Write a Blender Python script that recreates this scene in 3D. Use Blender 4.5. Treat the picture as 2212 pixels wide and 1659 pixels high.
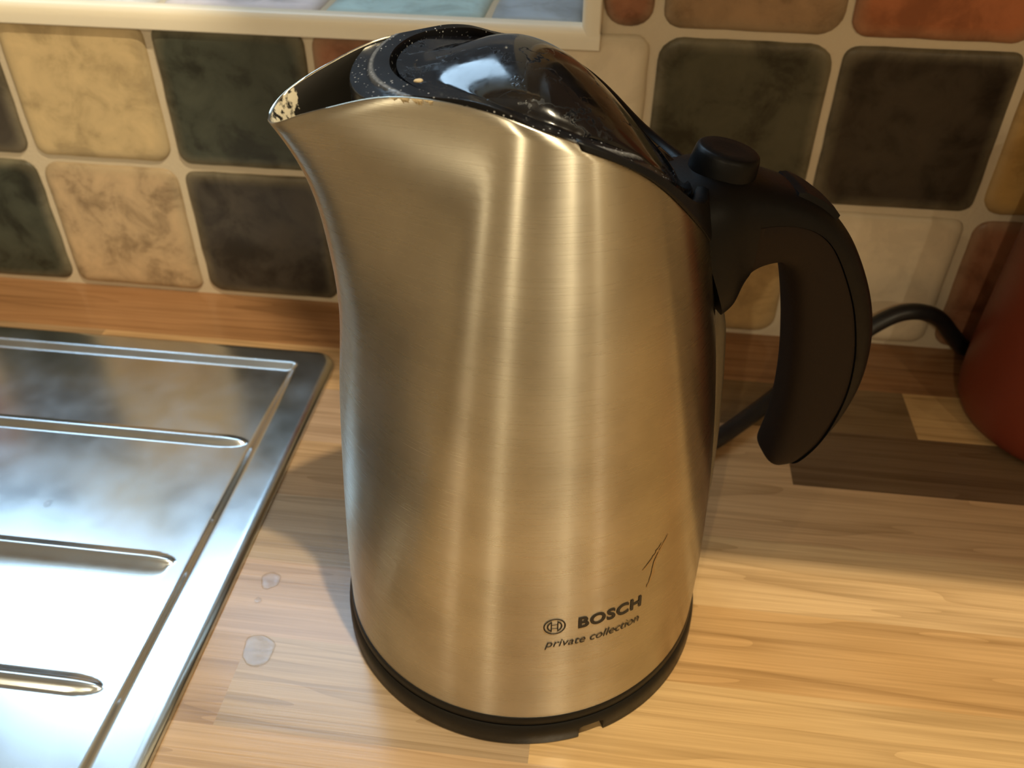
import bpy, bmesh, math, random
import numpy as np
from mathutils import Vector, Matrix, noise

for o in list(bpy.data.objects):
    bpy.data.objects.remove(o)
S = bpy.context.scene
COL = S.collection

# ------------------------------------------------------------------ camera
CAM = (0.399601, -0.534373, 0.365548)
PITCH, YAW, ROLL, FPX = 0.670905, 0.116785, 0.009993, 1911.438
cp, sp = math.cos(PITCH), math.sin(PITCH)
cy, sy = math.cos(YAW), math.sin(YAW)
fw = Vector((-sy * cp, cy * cp, -sp))
rt0 = Vector((cy, sy, 0))
up0 = rt0.cross(fw)
cr, sr = math.cos(ROLL), math.sin(ROLL)
rt = cr * rt0 + sr * up0
up = -sr * rt0 + cr * up0
cam_d = bpy.data.cameras.new('camera')
cam = bpy.data.objects.new('camera', cam_d)
COL.objects.link(cam)
M = Matrix((rt, up, -fw)).transposed().to_4x4()
M.translation = CAM
cam.matrix_world = M
cam_d.sensor_fit = 'HORIZONTAL'
cam_d.sensor_width = 36.0
cam_d.lens = FPX / 2212 * 36.0
cam_d.clip_start = 0.01
cam_d.dof.use_dof = True
cam_d.dof.focus_distance = 0.33
cam_d.dof.aperture_fstop = 15.0
S.camera = cam

# ------------------------------------------------------------------ colour management, world
S.view_settings.view_transform = 'Standard'
S.view_settings.look = 'None'
S.view_settings.exposure = 0.0
S.view_settings.gamma = 1.0
S.view_settings.use_curve_mapping = False
W = bpy.data.worlds.new('World')
S.world = W
W.use_nodes = True
W.node_tree.nodes['Background'].inputs['Color'].default_value = (0.72, 0.87, 1.0, 1)
W.node_tree.nodes['Background'].inputs['Strength'].default_value = 0.12


def new_light(name, kind, loc, energy, color, **kw):
    d = bpy.data.lights.new(name, kind)
    d.energy = energy
    d.color = color
    for k, v in kw.items():
        setattr(d, k, v)
    o = bpy.data.objects.new(name, d)
    o.location = loc
    COL.objects.link(o)
    return o


# daylight through the window (a portal-sized sky light just outside the panes)
WIN_X0, WIN_X1, WIN_Y, WIN_Z0, WIN_Z1 = -0.72, 0.377, 0.16, 0.2095, 1.12
wl = new_light('window_daylight', 'AREA', (-0.17, WIN_Y + 0.06, 0.82), 9.5,
               (0.53, 0.77, 1.0), shape='RECTANGLE', size=0.78, size_y=0.40)
wl.rotation_euler = (-math.pi / 2, 0, 0)

# warm ceiling downlights in a row parallel to the worktop
CEIL = 1.45
WARM = (1.0, 0.86, 0.59)
LAMPS = [(0.64, -0.54, 72.0), (1.30, -0.57, 3.0),
         (-1.0, -2.3, 36.0), (-0.05, -2.3, 46.0), (1.43, -2.3, 30.0), (2.4, -2.3, 50.0)]
for lx, ly, le in LAMPS:
    new_light('downlight_bulb', 'SPOT', (lx, ly, CEIL), le, WARM, spot_size=math.radians(150), spot_blend=0.6,
              shadow_soft_size=0.017)


# ------------------------------------------------------------------ helpers
def link(name, mesh, mat=None, parent=None, smooth=True):
    o = bpy.data.objects.new(name, mesh)
    COL.objects.link(o)
    if mat is not None:
        for m in (mat if isinstance(mat, (list, tuple)) else [mat]):
            mesh.materials.append(m)
    if parent is not None:
        o.parent = parent
    if smooth:
        mesh.polygons.foreach_set('use_smooth', [True] * len(mesh.polygons))
    return o


def mesh_from(name, verts, faces):
    me = bpy.data.meshes.new(name)
    me.from_pydata([tuple(map(float, v)) for v in verts], [], faces)
    me.update()
    return me


def bm_mesh(name, bm):
    bmesh.ops.recalc_face_normals(bm, faces=bm.faces)
    me = bpy.data.meshes.new(name)
    bm.to_mesh(me)
    bm.free()
    return me


def sharp(me, deg=35):
    me.set_sharp_from_angle(angle=math.radians(deg))


def fix(me):
    bm = bmesh.new()
    bm.from_mesh(me)
    bmesh.ops.remove_doubles(bm, verts=bm.verts, dist=1e-6)
    bmesh.ops.recalc_face_normals(bm, faces=bm.faces)
    bm.to_mesh(me)
    bm.free()


def box_mesh(name, x0, x1, y0, y1, z0, z1, bevel=0.0, seg=2):
    bm = bmesh.new()
    bmesh.ops.create_cube(bm, size=1)
    for v in bm.verts:
        v.co = Vector(((x0 + x1) / 2 + v.co.x * (x1 - x0), (y0 + y1) / 2 + v.co.y * (y1 - y0), (z0 + z1) / 2 + v.co.z * (z1 - z0)))
    if bevel > 0:
        bmesh.ops.bevel(bm, geom=list(bm.edges), offset=bevel, segments=seg, affect='EDGES', profile=0.5)
    me = bm_mesh(name, bm)
    return me


def empty(name, loc=(0, 0, 0), rz=0.0):
    o = bpy.data.objects.new(name, None)
    o.location = loc
    o.rotation_euler = (0, 0, rz)
    o.empty_display_size = 0.02
    COL.objects.link(o)
    return o


def tag(o, label, cat, group=None):
    o['label'] = label
    o['category'] = cat
    if group:
        o['group'] = group
    return o


def structure(o, label=None):
    o['kind'] = 'structure'
    if label:
        o['label'] = label
    return o


def tube(name, pts, rad, n=12, caps=True):
    """swept round tube through smooth points"""
    P = [Vector(p) for p in pts]
    # catmull-rom resample
    Q = []
    for i in range(len(P) - 1):
        p0 = P[max(i - 1, 0)]; p1 = P[i]; p2 = P[i + 1]; p3 = P[min(i + 2, len(P) - 1)]
        for k in range(8):
            t = k / 8
            Q.append(0.5 * ((2 * p1) + (p2 - p0) * t + (2 * p0 - 5 * p1 + 4 * p2 - p3) * t * t + (3 * p1 - p0 - 3 * p2 + p3) * t ** 3))
    Q.append(P[-1])
    V = []; F = []
    nrm = None
    for i, p in enumerate(Q):
        d = (Q[min(i + 1, len(Q) - 1)] - Q[max(i - 1, 0)]).normalized()
        if nrm is None:
            nrm = d.orthogonal().normalized()
        nrm = (nrm - d * nrm.dot(d)).normalized()
        b = d.cross(nrm)
        for k in range(n):
            a = 2 * math.pi * k / n
            V.append(p + rad * (math.cos(a) * nrm + math.sin(a) * b))
    for i in range(len(Q) - 1):
        for k in range(n):
            F.append((i * n + k, i * n + (k + 1) % n, (i + 1) * n + (k + 1) % n, (i + 1) * n + k))
    if caps:
        F.append(tuple(range(n - 1, -1, -1)))
        F.append(tuple((len(Q) - 1) * n + k for k in range(n)))
    return mesh_from(name, V, F)


def lathe_mesh(name, prof, n=96, cap=True):
    V = []; F = []
    for r, z in prof:
        for k in range(n):
            a = 2 * math.pi * k / n
            V.append((r * math.cos(a), r * math.sin(a), z))
    for i in range(len(prof) - 1):
        for k in range(n):
            F.append((i * n + k, i * n + (k + 1) % n, (i + 1) * n + (k + 1) % n, (i + 1) * n + k))
    if cap:
        F.append(tuple(range(n - 1, -1, -1)))
        F.append(tuple((len(prof) - 1) * n + k for k in range(n)))
    me = mesh_from(name, V, F)
    fix(me)
    return me


# ------------------------------------------------------------------ materials
def mat(name):
    m = bpy.data.materials.new(name)
    m.use_nodes = True
    nt = m.node_tree
    b = nt.nodes['Principled BSDF']
    return m, nt, b


def N(nt, kind, **kw):
    n = nt.nodes.new(kind)
    for k, v in kw.items():
        setattr(n, k, v)
    return n


def L(nt, a, b):
    nt.links.new(a, b)


def plain(name, col, rough=0.5, metal=0.0, bump=0.0, bscale=200.0, coat=0.0, spec=0.5):
    m, nt, b = mat(name)
    b.inputs['Base Color'].default_value = (*col, 1)
    b.inputs['Roughness'].default_value = rough
    b.inputs['Metallic'].default_value = metal
    b.inputs['Coat Weight'].default_value = coat
    b.inputs['Specular IOR Level'].default_value = spec
    tc = N(nt, 'ShaderNodeTexCoord')
    ns = N(nt, 'ShaderNodeTexNoise')
    ns.inputs['Scale'].default_value = bscale
    ns.inputs['Detail'].default_value = 4
    L(nt, tc.outputs['Object'], ns.inputs['Vector'])
    mr = N(nt, 'ShaderNodeMapRange')
    mr.inputs['To Min'].default_value = max(rough - 0.06, 0.02)
    mr.inputs['To Max'].default_value = min(rough + 0.06, 1)
    L(nt, ns.outputs['Fac'], mr.inputs['Value'])
    L(nt, mr.outputs['Result'], b.inputs['Roughness'])
    if bump > 0:
        bp = N(nt, 'ShaderNodeBump')
        bp.inputs['Strength'].default_value = bump
        bp.inputs['Distance'].default_value = 0.001
        L(nt, ns.outputs['Fac'], bp.inputs['Height'])
        L(nt, bp.outputs['Normal'], b.inputs['Normal'])
    return m


def mat_steel_brushed():
    m, nt, b = mat('brushed_steel')
    b.inputs['Metallic'].default_value = 1.0
    b.inputs['Anisotropic'].default_value = 0.97
    b.inputs['Anisotropic Rotation'].default_value = 0.25
    tg = N(nt, 'ShaderNodeTangent', direction_type='RADIAL', axis='Z')
    L(nt, tg.outputs['Tangent'], b.inputs['Tangent'])
    tc = N(nt, 'ShaderNodeTexCoord')
    mp = N(nt, 'ShaderNodeMapping')
    mp.inputs['Scale'].default_value = (30, 30, 2600)
    L(nt, tc.outputs['Object'], mp.inputs['Vector'])
    ns = N(nt, 'ShaderNodeTexNoise')
    ns.inputs['Scale'].default_value = 1.0
    ns.inputs['Detail'].default_value = 3
    L(nt, mp.outputs['Vector'], ns.inputs['Vector'])
    mr = N(nt, 'ShaderNodeMapRange')
    mr.inputs['To Min'].default_value = 0.245
    mr.inputs['To Max'].default_value = 0.32
    L(nt, ns.outputs['Fac'], mr.inputs['Value'])
    L(nt, mr.outputs['Result'], b.inputs['Roughness'])
    bp = N(nt, 'ShaderNodeBump')
    bp.inputs['Strength'].default_value = 0.055
    bp.inputs['Distance'].default_value = 0.0004
    L(nt, ns.outputs['Fac'], bp.inputs['Height'])
    L(nt, bp.outputs['Normal'], b.inputs['Normal'])
    # smears and finger marks: slow noise in the reflectance
    n2 = N(nt, 'ShaderNodeTexNoise')
    n2.inputs['Scale'].default_value = 34.0
    n2.inputs['Detail'].default_value = 5
    L(nt, tc.outputs['Object'], n2.inputs['Vector'])
    cr_ = N(nt, 'ShaderNodeValToRGB')
    cr_.color_ramp.elements[0].position = 0.3
    cr_.color_ramp.elements[0].color = (0.45, 0.415, 0.34, 1)
    cr_.color_ramp.elements[1].position = 0.65
    cr_.color_ramp.elements[1].color = (0.56, 0.52, 0.43, 1)
    L(nt, n2.outputs['Fac'], cr_.inputs['Fac'])
    L(nt, cr_.outputs['Color'], b.inputs['Base Color'])
    return m


def mat_inner():
    """inside of the jug: dull steel with limescale crust at the spout tip"""
    m, nt, b = mat('jug_inside')
    tc = N(nt, 'ShaderNodeTexCoord')
    sx = N(nt, 'ShaderNodeSeparateXYZ')
    L(nt, tc.outputs['Object'], sx.inputs['Vector'])
    ns = N(nt, 'ShaderNodeTexNoise')
    ns.inputs['Scale'].default_value = 330.0
    ns.inputs['Detail'].default_value = 5
    L(nt, tc.outputs['Object'], ns.inputs['Vector'])
    mr = N(nt, 'ShaderNodeMapRange')
    mr.inputs['From Min'].default_value = -0.072
    mr.inputs['From Max'].default_value = -0.080
    mr.inputs['To Min'].default_value = -0.45
    mr.inputs['To Max'].default_value = 0.12
    L(nt, sx.outputs['X'], mr.inputs['Value'])
    ad = N(nt, 'ShaderNodeMath', operation='ADD')
    L(nt, ns.outputs['Fac'], ad.inputs[0])
    L(nt, mr.outputs['Result'], ad.inputs[1])
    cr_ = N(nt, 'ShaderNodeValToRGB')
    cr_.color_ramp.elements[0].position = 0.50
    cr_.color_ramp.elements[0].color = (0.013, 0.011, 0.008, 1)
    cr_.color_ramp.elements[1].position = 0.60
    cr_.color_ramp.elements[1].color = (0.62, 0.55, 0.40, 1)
    L(nt, ad.outputs[0], cr_.inputs['Fac'])
    L(nt, cr_.outputs['Color'], b.inputs['Base Color'])
    b.inputs['Roughness'].default_value = 0.45
    b.inputs['Metallic'].default_value = 0.0
    return m


def mat_gloss_black(name, rough=0.07, marks=True, col=(0.004, 0.004, 0.005)):
    """glossy black plastic with dried water marks"""
    m, nt, b = mat(name)
    b.inputs['Base Color'].default_value = (*col, 1)
    b.inputs['Specular IOR Level'].default_value = 0.62
    tc = N(nt, 'ShaderNodeTexCoord')
    ns = N(nt, 'ShaderNodeTexNoise')
    ns.inputs['Scale'].default_value = 90.0
    ns.inputs['Detail'].default_value = 6
    ns.inputs['Roughness'].default_value = 0.7
    L(nt, tc.outputs['Object'], ns.inputs['Vector'])
    mr = N(nt, 'ShaderNodeMapRange')
    mr.inputs['From Min'].default_value = 0.45
    mr.inputs['From Max'].default_value = 0.75
    mr.inputs['To Min'].default_value = rough
    mr.inputs['To Max'].default_value = rough + 0.22
    L(nt, ns.outputs['Fac'], mr.inputs['Value'])
    L(nt, mr.outputs['Result'], b.inputs['Roughness'])
    if marks:
        vo = N(nt, 'ShaderNodeTexVoronoi', feature='DISTANCE_TO_EDGE')
        vo.inputs['Scale'].default_value = 40.0
        wv = N(nt, 'ShaderNodeVectorMath', operation='ADD')
        n2 = N(nt, 'ShaderNodeTexNoise')
        n2.inputs['Scale'].default_value = 120.0
        n2.inputs['Detail'].default_value = 4
        L(nt, tc.outputs['Object'], n2.inputs['Vector'])
        sc = N(nt, 'ShaderNodeVectorMath', operation='SCALE')
        sc.inputs['Scale'].default_value = 0.03
        L(nt, n2.outputs['Color'], sc.inputs[0])
        L(nt, tc.outputs['Object'], wv.inputs[0])
        L(nt, sc.outputs[0], wv.inputs[1])
        L(nt, wv.outputs[0], vo.inputs['Vector'])
        bp = N(nt, 'ShaderNodeBump')
        bp.inputs['Strength'].default_value = 0.14
        bp.inputs['Distance'].default_value = 0.0003
        m2 = N(nt, 'ShaderNodeMapRange')
        m2.inputs['From Min'].default_value = 0.0
        m2.inputs['From Max'].default_value = 0.012
        L(nt, vo.outputs['Distance'], m2.inputs['Value'])
        L(nt, m2.outputs['Result'], bp.inputs['Height'])
        L(nt, bp.outputs['Normal'], b.inputs['Normal'])
        # the dried film breaks the gloss along its cracks
        n6 = N(nt, 'ShaderNodeTexNoise')
        n6.inputs['Scale'].default_value = 55.0
        L(nt, tc.outputs['Object'], n6.inputs['Vector'])
        k6 = N(nt, 'ShaderNodeMapRange')
        k6.inputs['From Min'].default_value = 0.47
        k6.inputs['From Max'].default_value = 0.56
        L(nt, n6.outputs['Fac'], k6.inputs['Value'])
        iv = N(nt, 'ShaderNodeMapRange')
        iv.inputs['From Min'].default_value = 0.030
        iv.inputs['From Max'].default_value = 0.012
        iv.inputs['To Max'].default_value = 0.75
        L(nt, vo.outputs['Distance'], iv.inputs['Value'])
        pm = N(nt, 'ShaderNodeMath', operation='MULTIPLY')
        L(nt, iv.outputs['Result'], pm.inputs[0])
        L(nt, k6.outputs['Result'], pm.inputs[1])
        sm = N(nt, 'ShaderNodeMath', operation='ADD')
        L(nt, pm.outputs[0], sm.inputs[0])
        L(nt, mr.outputs['Result'], sm.inputs[1])
        L(nt, sm.outputs[0], b.inputs['Roughness'])
        sp2 = N(nt, 'ShaderNodeMapRange')
        sp2.inputs['From Max'].default_value = 0.75
        sp2.inputs['To Min'].default_value = 0.62
        sp2.inputs['To Max'].default_value = 0.05
        L(nt, pm.outputs[0], sp2.inputs['Value'])
        L(nt, sp2.outputs['Result'], b.inputs['Specular IOR Level'])
    return m


def mat_collar():
    """black plastic rim with limescale specks and water spots"""
    m, nt, b = mat('scaly_black_plastic')
    tc = N(nt, 'ShaderNodeTexCoord')
    vo = N(nt, 'ShaderNodeTexVoronoi')
    vo.inputs['Scale'].default_value = 560.0
    L(nt, tc.outputs['Object'], vo.inputs['Vector'])
    ns = N(nt, 'ShaderNodeTexNoise')
    ns.inputs['Scale'].default_value = 60.0
    ns.inputs['Detail'].default_value = 3
    L(nt, tc.outputs['Object'], ns.inputs['Vector'])
    sp_ = N(nt, 'ShaderNodeMapRange')
    sp_.inputs['From Min'].default_value = 0.20
    sp_.inputs['From Max'].default_value = 0.10
    L(nt, vo.outputs['Distance'], sp_.inputs['Value'])
    nm = N(nt, 'ShaderNodeMapRange')
    nm.inputs['From Min'].default_value = 0.42
    nm.inputs['From Max'].default_value = 0.56
    L(nt, ns.outputs['Fac'], nm.inputs['Value'])
    mu = N(nt, 'ShaderNodeMath', operation='MULTIPLY')
    L(nt, sp_.outputs['Result'], mu.inputs[0])
    L(nt, nm.outputs['Result'], mu.inputs[1])
    mx = N(nt, 'ShaderNodeMix', data_type='RGBA')
    mx.inputs['A'].default_value = (0.006, 0.006, 0.007, 1)
    mx.inputs['B'].default_value = (0.42, 0.42, 0.42, 1)
    ad_ = N(nt, 'ShaderNodeVectorMath', operation='MULTIPLY_ADD')
    ad_.inputs[1].default_value = (1, 1, 0)
    ad_.inputs[2].default_value = (0.004, 0, 0)
    L(nt, tc.outputs['Object'], ad_.inputs[0])
    ln = N(nt, 'ShaderNodeVectorMath', operation='LENGTH')
    L(nt, ad_.outputs[0], ln.inputs[0])
    bd = N(nt, 'ShaderNodeMath', operation='SUBTRACT')
    bd.inputs[1].default_value = 0.0487
    L(nt, ln.outputs['Value'], bd.inputs[0])
    ab = N(nt, 'ShaderNodeMath', operation='ABSOLUTE')
    L(nt, bd.outputs[0], ab.inputs[0])
    bm_ = N(nt, 'ShaderNodeMapRange')
    bm_.inputs['From Min'].default_value = 0.0011
    bm_.inputs['From Max'].default_value = 0.0002
    bm_.inputs['To Max'].default_value = 0.55
    L(nt, ab.outputs[0], bm_.inputs['Value'])
    n4 = N(nt, 'ShaderNodeTexNoise')
    n4.inputs['Scale'].default_value = 900.0
    L(nt, tc.outputs['Object'], n4.inputs['Vector'])
    m4 = N(nt, 'ShaderNodeMath', operation='MULTIPLY')
    L(nt, bm_.outputs['Result'], m4.inputs[0])
    L(nt, n4.outputs['Fac'], m4.inputs[1])
    mxx_ = N(nt, 'ShaderNodeMath', operation='MAXIMUM')
    L(nt, mu.outputs[0], mxx_.inputs[0])
    L(nt, m4.outputs[0], mxx_.inputs[1])
    L(nt, mxx_.outputs[0], mx.inputs['Factor'])
    L(nt, mx.outputs['Result'], b.inputs['Base Color'])
    mr = N(nt, 'ShaderNodeMapRange')
    mr.inputs['To Min'].default_value = 0.16
    mr.inputs['To Max'].default_value = 0.34
    b.inputs['Specular IOR Level'].default_value = 0.16
    L(nt, ns.outputs['Fac'], mr.inputs['Value'])
    L(nt, mr.outputs['Result'], b.inputs['Roughness'])
    return m


def mat_tile():
    """tumbled stone-look ceramic; each tile's own colour comes from the object colour"""
    m, nt, b = mat('tumbled_tile')
    oi = N(nt, 'ShaderNodeObjectInfo')
    tc = N(nt, 'ShaderNodeTexCoord')
    off = N(nt, 'ShaderNodeVectorMath', operation='MULTIPLY_ADD')
    off.inputs[1].default_value = (1, 1, 1)
    L(nt, tc.outputs['Object'], off.inputs[0])
    cmb = N(nt, 'ShaderNodeCombineXYZ')
    ml = N(nt, 'ShaderNodeMath', operation='MULTIPLY')
    ml.inputs[1].default_value = 17.0
    L(nt, oi.outputs['Random'], ml.inputs[0])
    L(nt, ml.outputs[0], cmb.inputs['Y'])
    L(nt, cmb.outputs['Vector'], off.inputs[2])
    n1 = N(nt, 'ShaderNodeTexNoise')
    n1.inputs['Scale'].default_value = 38.0
    n1.inputs['Detail'].default_value = 7
    n1.inputs['Roughness'].default_value = 0.62
    n1.inputs['Distortion'].default_value = 0.4
    L(nt, off.outputs[0], n1.inputs['Vector'])
    cr_ = N(nt, 'ShaderNodeValToRGB')
    e = cr_.color_ramp.elements
    e[0].position = 0.36; e[0].color = (0.50, 0.47, 0.44, 1)
    e[1].position = 0.64; e[1].color = (1.32, 1.30, 1.26, 1)
    k = e.new(0.46); k.color = (0.86, 0.84, 0.80, 1)
    k = e.new(0.50); k.color = (1.05, 1.04, 1.02, 1)
    L(nt, n1.outputs['Fac'], cr_.inputs['Fac'])
    mx = N(nt, 'ShaderNodeMix', data_type='RGBA', blend_type='MULTIPLY')
    L(nt, oi.outputs['Alpha'], mx.inputs['Factor'])
    L(nt, oi.outputs['Color'], mx.inputs['A'])
    L(nt, cr_.outputs['Color'], mx.inputs['B'])
    # worn rims: the glaze is lighter/yellower on the rounded edge
    at = N(nt, 'ShaderNodeAttribute', attribute_name='edge')
    m2 = N(nt, 'ShaderNodeMix', data_type='RGBA')
    m2.inputs['B'].default_value = (0.30, 0.25, 0.16, 1)
    ns = N(nt, 'ShaderNodeMath', operation='MULTIPLY')
    L(nt, at.outputs['Fac'], ns.inputs[0])
    L(nt, n1.outputs['Fac'], ns.inputs[1])
    n3 = N(nt, 'ShaderNodeMath', operation='MULTIPLY')
    n3.inputs[1].default_value = 0.75
    L(nt, ns.outputs[0], n3.inputs[0])
    L(nt, n3.outputs[0], m2.inputs['Factor'])
    L(nt, mx.outputs['Result'], m2.inputs['A'])
    L(nt, m2.outputs['Result'], b.inputs['Base Color'])
    mr = N(nt, 'ShaderNodeMapRange')
    b.inputs['Specular IOR Level'].default_value = 0.2
    mr.inputs['To Min'].default_value = 0.24
    mr.inputs['To Max'].default_value = 0.5
    L(nt, n1.outputs['Fac'], mr.inputs['Value'])
    L(nt, mr.outputs['Result'], b.inputs['Roughness'])
    bp = N(nt, 'ShaderNodeBump')
    bp.inputs['Strength'].default_value = 0.25
    bp.inputs['Distance'].default_value = 0.001
    L(nt, n1.outputs['Fac'], bp.inputs['Height'])
    L(nt, bp.outputs['Normal'], b.inputs['Normal'])
    return m


def mat_wood():
    """wood-print laminate; every stave carries its own tint in the object colour"""
    m, nt, b = mat('stave_laminate')
    oi = N(nt, 'ShaderNodeObjectInfo')
    tc = N(nt, 'ShaderNodeTexCoord')
    cmb = N(nt, 'ShaderNodeCombineXYZ')
    ml = N(nt, 'ShaderNodeMath', operation='MULTIPLY')
    ml.inputs[1].default_value = 9.0
    L(nt, oi.outputs['Random'], ml.inputs[0])
    L(nt, ml.outputs[0], cmb.inputs['X'])
    L(nt, ml.outputs[0], cmb.inputs['Z'])
    ad = N(nt, 'ShaderNodeVectorMath', operation='ADD')
    L(nt, tc.outputs['Object'], ad.inputs[0])
    L(nt, cmb.outputs['Vector'], ad.inputs[1])
    # broad growth rings (cathedral grain)
    mp = N(nt, 'ShaderNodeMapping')
    mp.inputs['Scale'].default_value = (2.6, 36.0, 1.0)
    L(nt, ad.outputs[0], mp.inputs['Vector'])
    n1 = N(nt, 'ShaderNodeTexNoise')
    n1.inputs['Scale'].default_value = 1.0
    n1.inputs['Detail'].default_value = 2
    L(nt, mp.outputs['Vector'], n1.inputs['Vector'])
    k5 = N(nt, 'ShaderNodeMath', operation='MULTIPLY')
    k5.inputs[1].default_value = 7.0
    L(nt, n1.outputs['Fac'], k5.inputs[0])
    fr = N(nt, 'ShaderNodeMath', operation='FRACT')
    L(nt, k5.outputs[0], fr.inputs[0])
    # fine fibres
    mp2 = N(nt, 'ShaderNodeMapping')
    mp2.inputs['Scale'].default_value = (14.0, 900.0, 1.0)
    L(nt, ad.outputs[0], mp2.inputs['Vector'])
    n2 = N(nt, 'ShaderNodeTexNoise')
    n2.inputs['Scale'].default_value = 1.0
    n2.inputs['Detail'].default_value = 4
    L(nt, mp2.outputs['Vector'], n2.inputs['Vector'])
    mp3 = N(nt, 'ShaderNodeMapping')
    mp3.inputs['Scale'].default_value = (5.0, 160.0, 1.0)
    L(nt, ad.outputs[0], mp3.inputs['Vector'])
    n3 = N(nt, 'ShaderNodeTexNoise')
    n3.inputs['Scale'].default_value = 1.0
    n3.inputs['Detail'].default_value = 3
    L(nt, mp3.outputs['Vector'], n3.inputs['Vector'])
    r1 = N(nt, 'ShaderNodeValToRGB')
    e = r1.color_ramp.elements
    e[0].position = 0.0; e[0].color = (0.74, 0.70, 0.64, 1)
    e[1].position = 1.0; e[1].color = (1.06, 1.05, 1.03, 1)
    k = e.new(0.22); k.color = (0.95, 0.94, 0.92, 1)
    k = e.new(0.7); k.color = (1.08, 1.08, 1.07, 1)
    L(nt, fr.outputs[0], r1.inputs['Fac'])
    r2 = N(nt, 'ShaderNodeValToRGB')
    e = r2.color_ramp.elements
    e[0].position = 0.30; e[0].color = (0.80, 0.77, 0.72, 1)
    e[1].position = 0.66; e[1].color = (1.07, 1.06, 1.05, 1)
    L(nt, n2.outputs['Fac'], r2.inputs['Fac'])
    r3 = N(nt, 'ShaderNodeValToRGB')
    e = r3.color_ramp.elements
    e[0].position = 0.34; e[0].color = (0.70, 0.66, 0.60, 1)
    e[1].position = 0.50; e[1].color = (1.05, 1.05, 1.04, 1)
    L(nt, n3.outputs['Fac'], r3.inputs['Fac'])
    a = oi.outputs['Color']
    for r, f in ((r1, 0.6), (r2, 0.7), (r3, 0.6)):
        mx = N(nt, 'ShaderNodeMix', data_type='RGBA', blend_type='MULTIPLY')
        mx.inputs['Factor'].default_value = f
        L(nt, a, mx.inputs['A'])
        L(nt, r.outputs['Color'], mx.inputs['B'])
        a = mx.outputs['Result']
    L(nt, a, b.inputs['Base Color'])
    b.inputs['Roughness'].default_value = 0.19
    b.inputs['Specular IOR Level'].default_value = 0.42
    bp = N(nt, 'ShaderNodeBump')
    bp.inputs['Strength'].default_value = 0.12
    bp.inputs['Distance'].default_value = 0.0003
    L(nt, n2.outputs['Fac'], bp.inputs['Height'])
    L(nt, bp.outputs['Normal'], b.inputs['Normal'])
    return m


def mat_sink():
    m, nt, b = mat('sink_steel')
    b.inputs['Metallic'].default_value = 1.0
    b.inputs['Base Color'].default_value = (0.62, 0.66, 0.69, 1)
    tc = N(nt, 'ShaderNodeTexCoord')
    ns = N(nt, 'ShaderNodeTexNoise')
    ns.inputs['Scale'].default_value = 45.0
    ns.inputs['Detail'].default_value = 6
    L(nt, tc.outputs['Object'], ns.inputs['Vector'])
    mr = N(nt, 'ShaderNodeMapRange')
    mr.inputs['From Min'].default_value = 0.3
    mr.inputs['From Max'].default_value = 0.7
    mr.inputs['To Min'].default_value = 0.19
    mr.inputs['To Max'].default_value = 0.26
    L(nt, ns.outputs['Fac'], mr.inputs['Value'])
    L(nt, mr.outputs['Result'], b.inputs['Roughness'])
    return m


def mat_glass_pane():
    m, nt, b = mat('window_glass')
    nt.nodes.remove(b)
    out = nt.nodes['Material Output']
    tr = N(nt, 'ShaderNodeBsdfTransparent')
    gl = N(nt, 'ShaderNodeBsdfGlossy')
    gl.inputs['Roughness'].default_value = 0.02
    mx = N(nt, 'ShaderNodeMixShader')
    mx.inputs[0].default_value = 0.05
    L(nt, tr.outputs[0], mx.inputs[1])
    L(nt, gl.outputs[0], mx.inputs[2])
    L(nt, mx.outputs[0], out.inputs['Surface'])
    return m


def mat_water():
    m, nt, b = mat('water')
    nt.nodes.remove(b)
    out = nt.nodes['Material Output']
    tr = N(nt, 'ShaderNodeBsdfTransparent')
    tr.inputs['Color'].default_value = (0.97, 0.97, 0.97, 1)
    gl = N(nt, 'ShaderNodeBsdfGlossy')
    gl.inputs['Roughness'].default_value = 0.03
    ns = N(nt, 'ShaderNodeTexNoise')
    ns.inputs['Scale'].default_value = 300
    bp = N(nt, 'ShaderNodeBump')
    bp.inputs['Strength'].default_value = 0.1
    L(nt, ns.outputs['Fac'], bp.inputs['Height'])
    L(nt, bp.outputs['Normal'], gl.inputs['Normal'])
    mx = N(nt, 'ShaderNodeMixShader')
    mx.inputs[0].default_value = 0.055
    L(nt, tr.outputs[0], mx.inputs[1])
    L(nt, gl.outputs[0], mx.inputs[2])
    L(nt, mx.outputs[0], out.inputs['Surface'])
    return m


STEEL = mat_steel_brushed()
INNER = mat_inner()
GLOSS = mat_gloss_black('gloss_black_lid')
COLLAR = mat_collar()
SATIN = plain('satin_black_plastic', (0.005, 0.005, 0.0055), 0.42, bump=0.05, bscale=900, spec=0.18)
GRIP = plain('soft_touch_grip', (0.014, 0.0085, 0.0058), 0.65, spec=0.18, bump=0.06, bscale=1200)  # black grip, browned to paint the warm side reflection into its colour
BASEBLK = plain('base_black_plastic', (0.006, 0.0055, 0.0045), 0.42, bump=0.05, bscale=600, spec=0.22)
PRINT = plain('black_print', (0.010, 0.009, 0.008), 0.5)
TILE = mat_tile()
GROUT = plain('cream_grout', (0.60, 0.50, 0.36), 0.85, bump=0.4, bscale=500)
TRIM = plain('cream_trim_plastic', (0.86, 0.78, 0.63), 0.35)
SILLT = None
WOOD = mat_wood()
SINK = mat_sink()
RED = plain('red_enamel', (0.16, 0.026, 0.010), 0.42, bump=0.03, bscale=700)
PLASTER = plain('warm_plaster', (0.50, 0.42, 0.31), 0.8, bump=0.1, bscale=60)
CEILM = plain('ceiling_paint', (0.62, 0.58, 0.50), 0.8)
FLOORM = plain('floor_tile', (0.48, 0.40, 0.28), 0.5)
CABM = plain('cupboard_front', (0.42, 0.30, 0.17), 0.45, bump=0.1, bscale=40)
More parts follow.
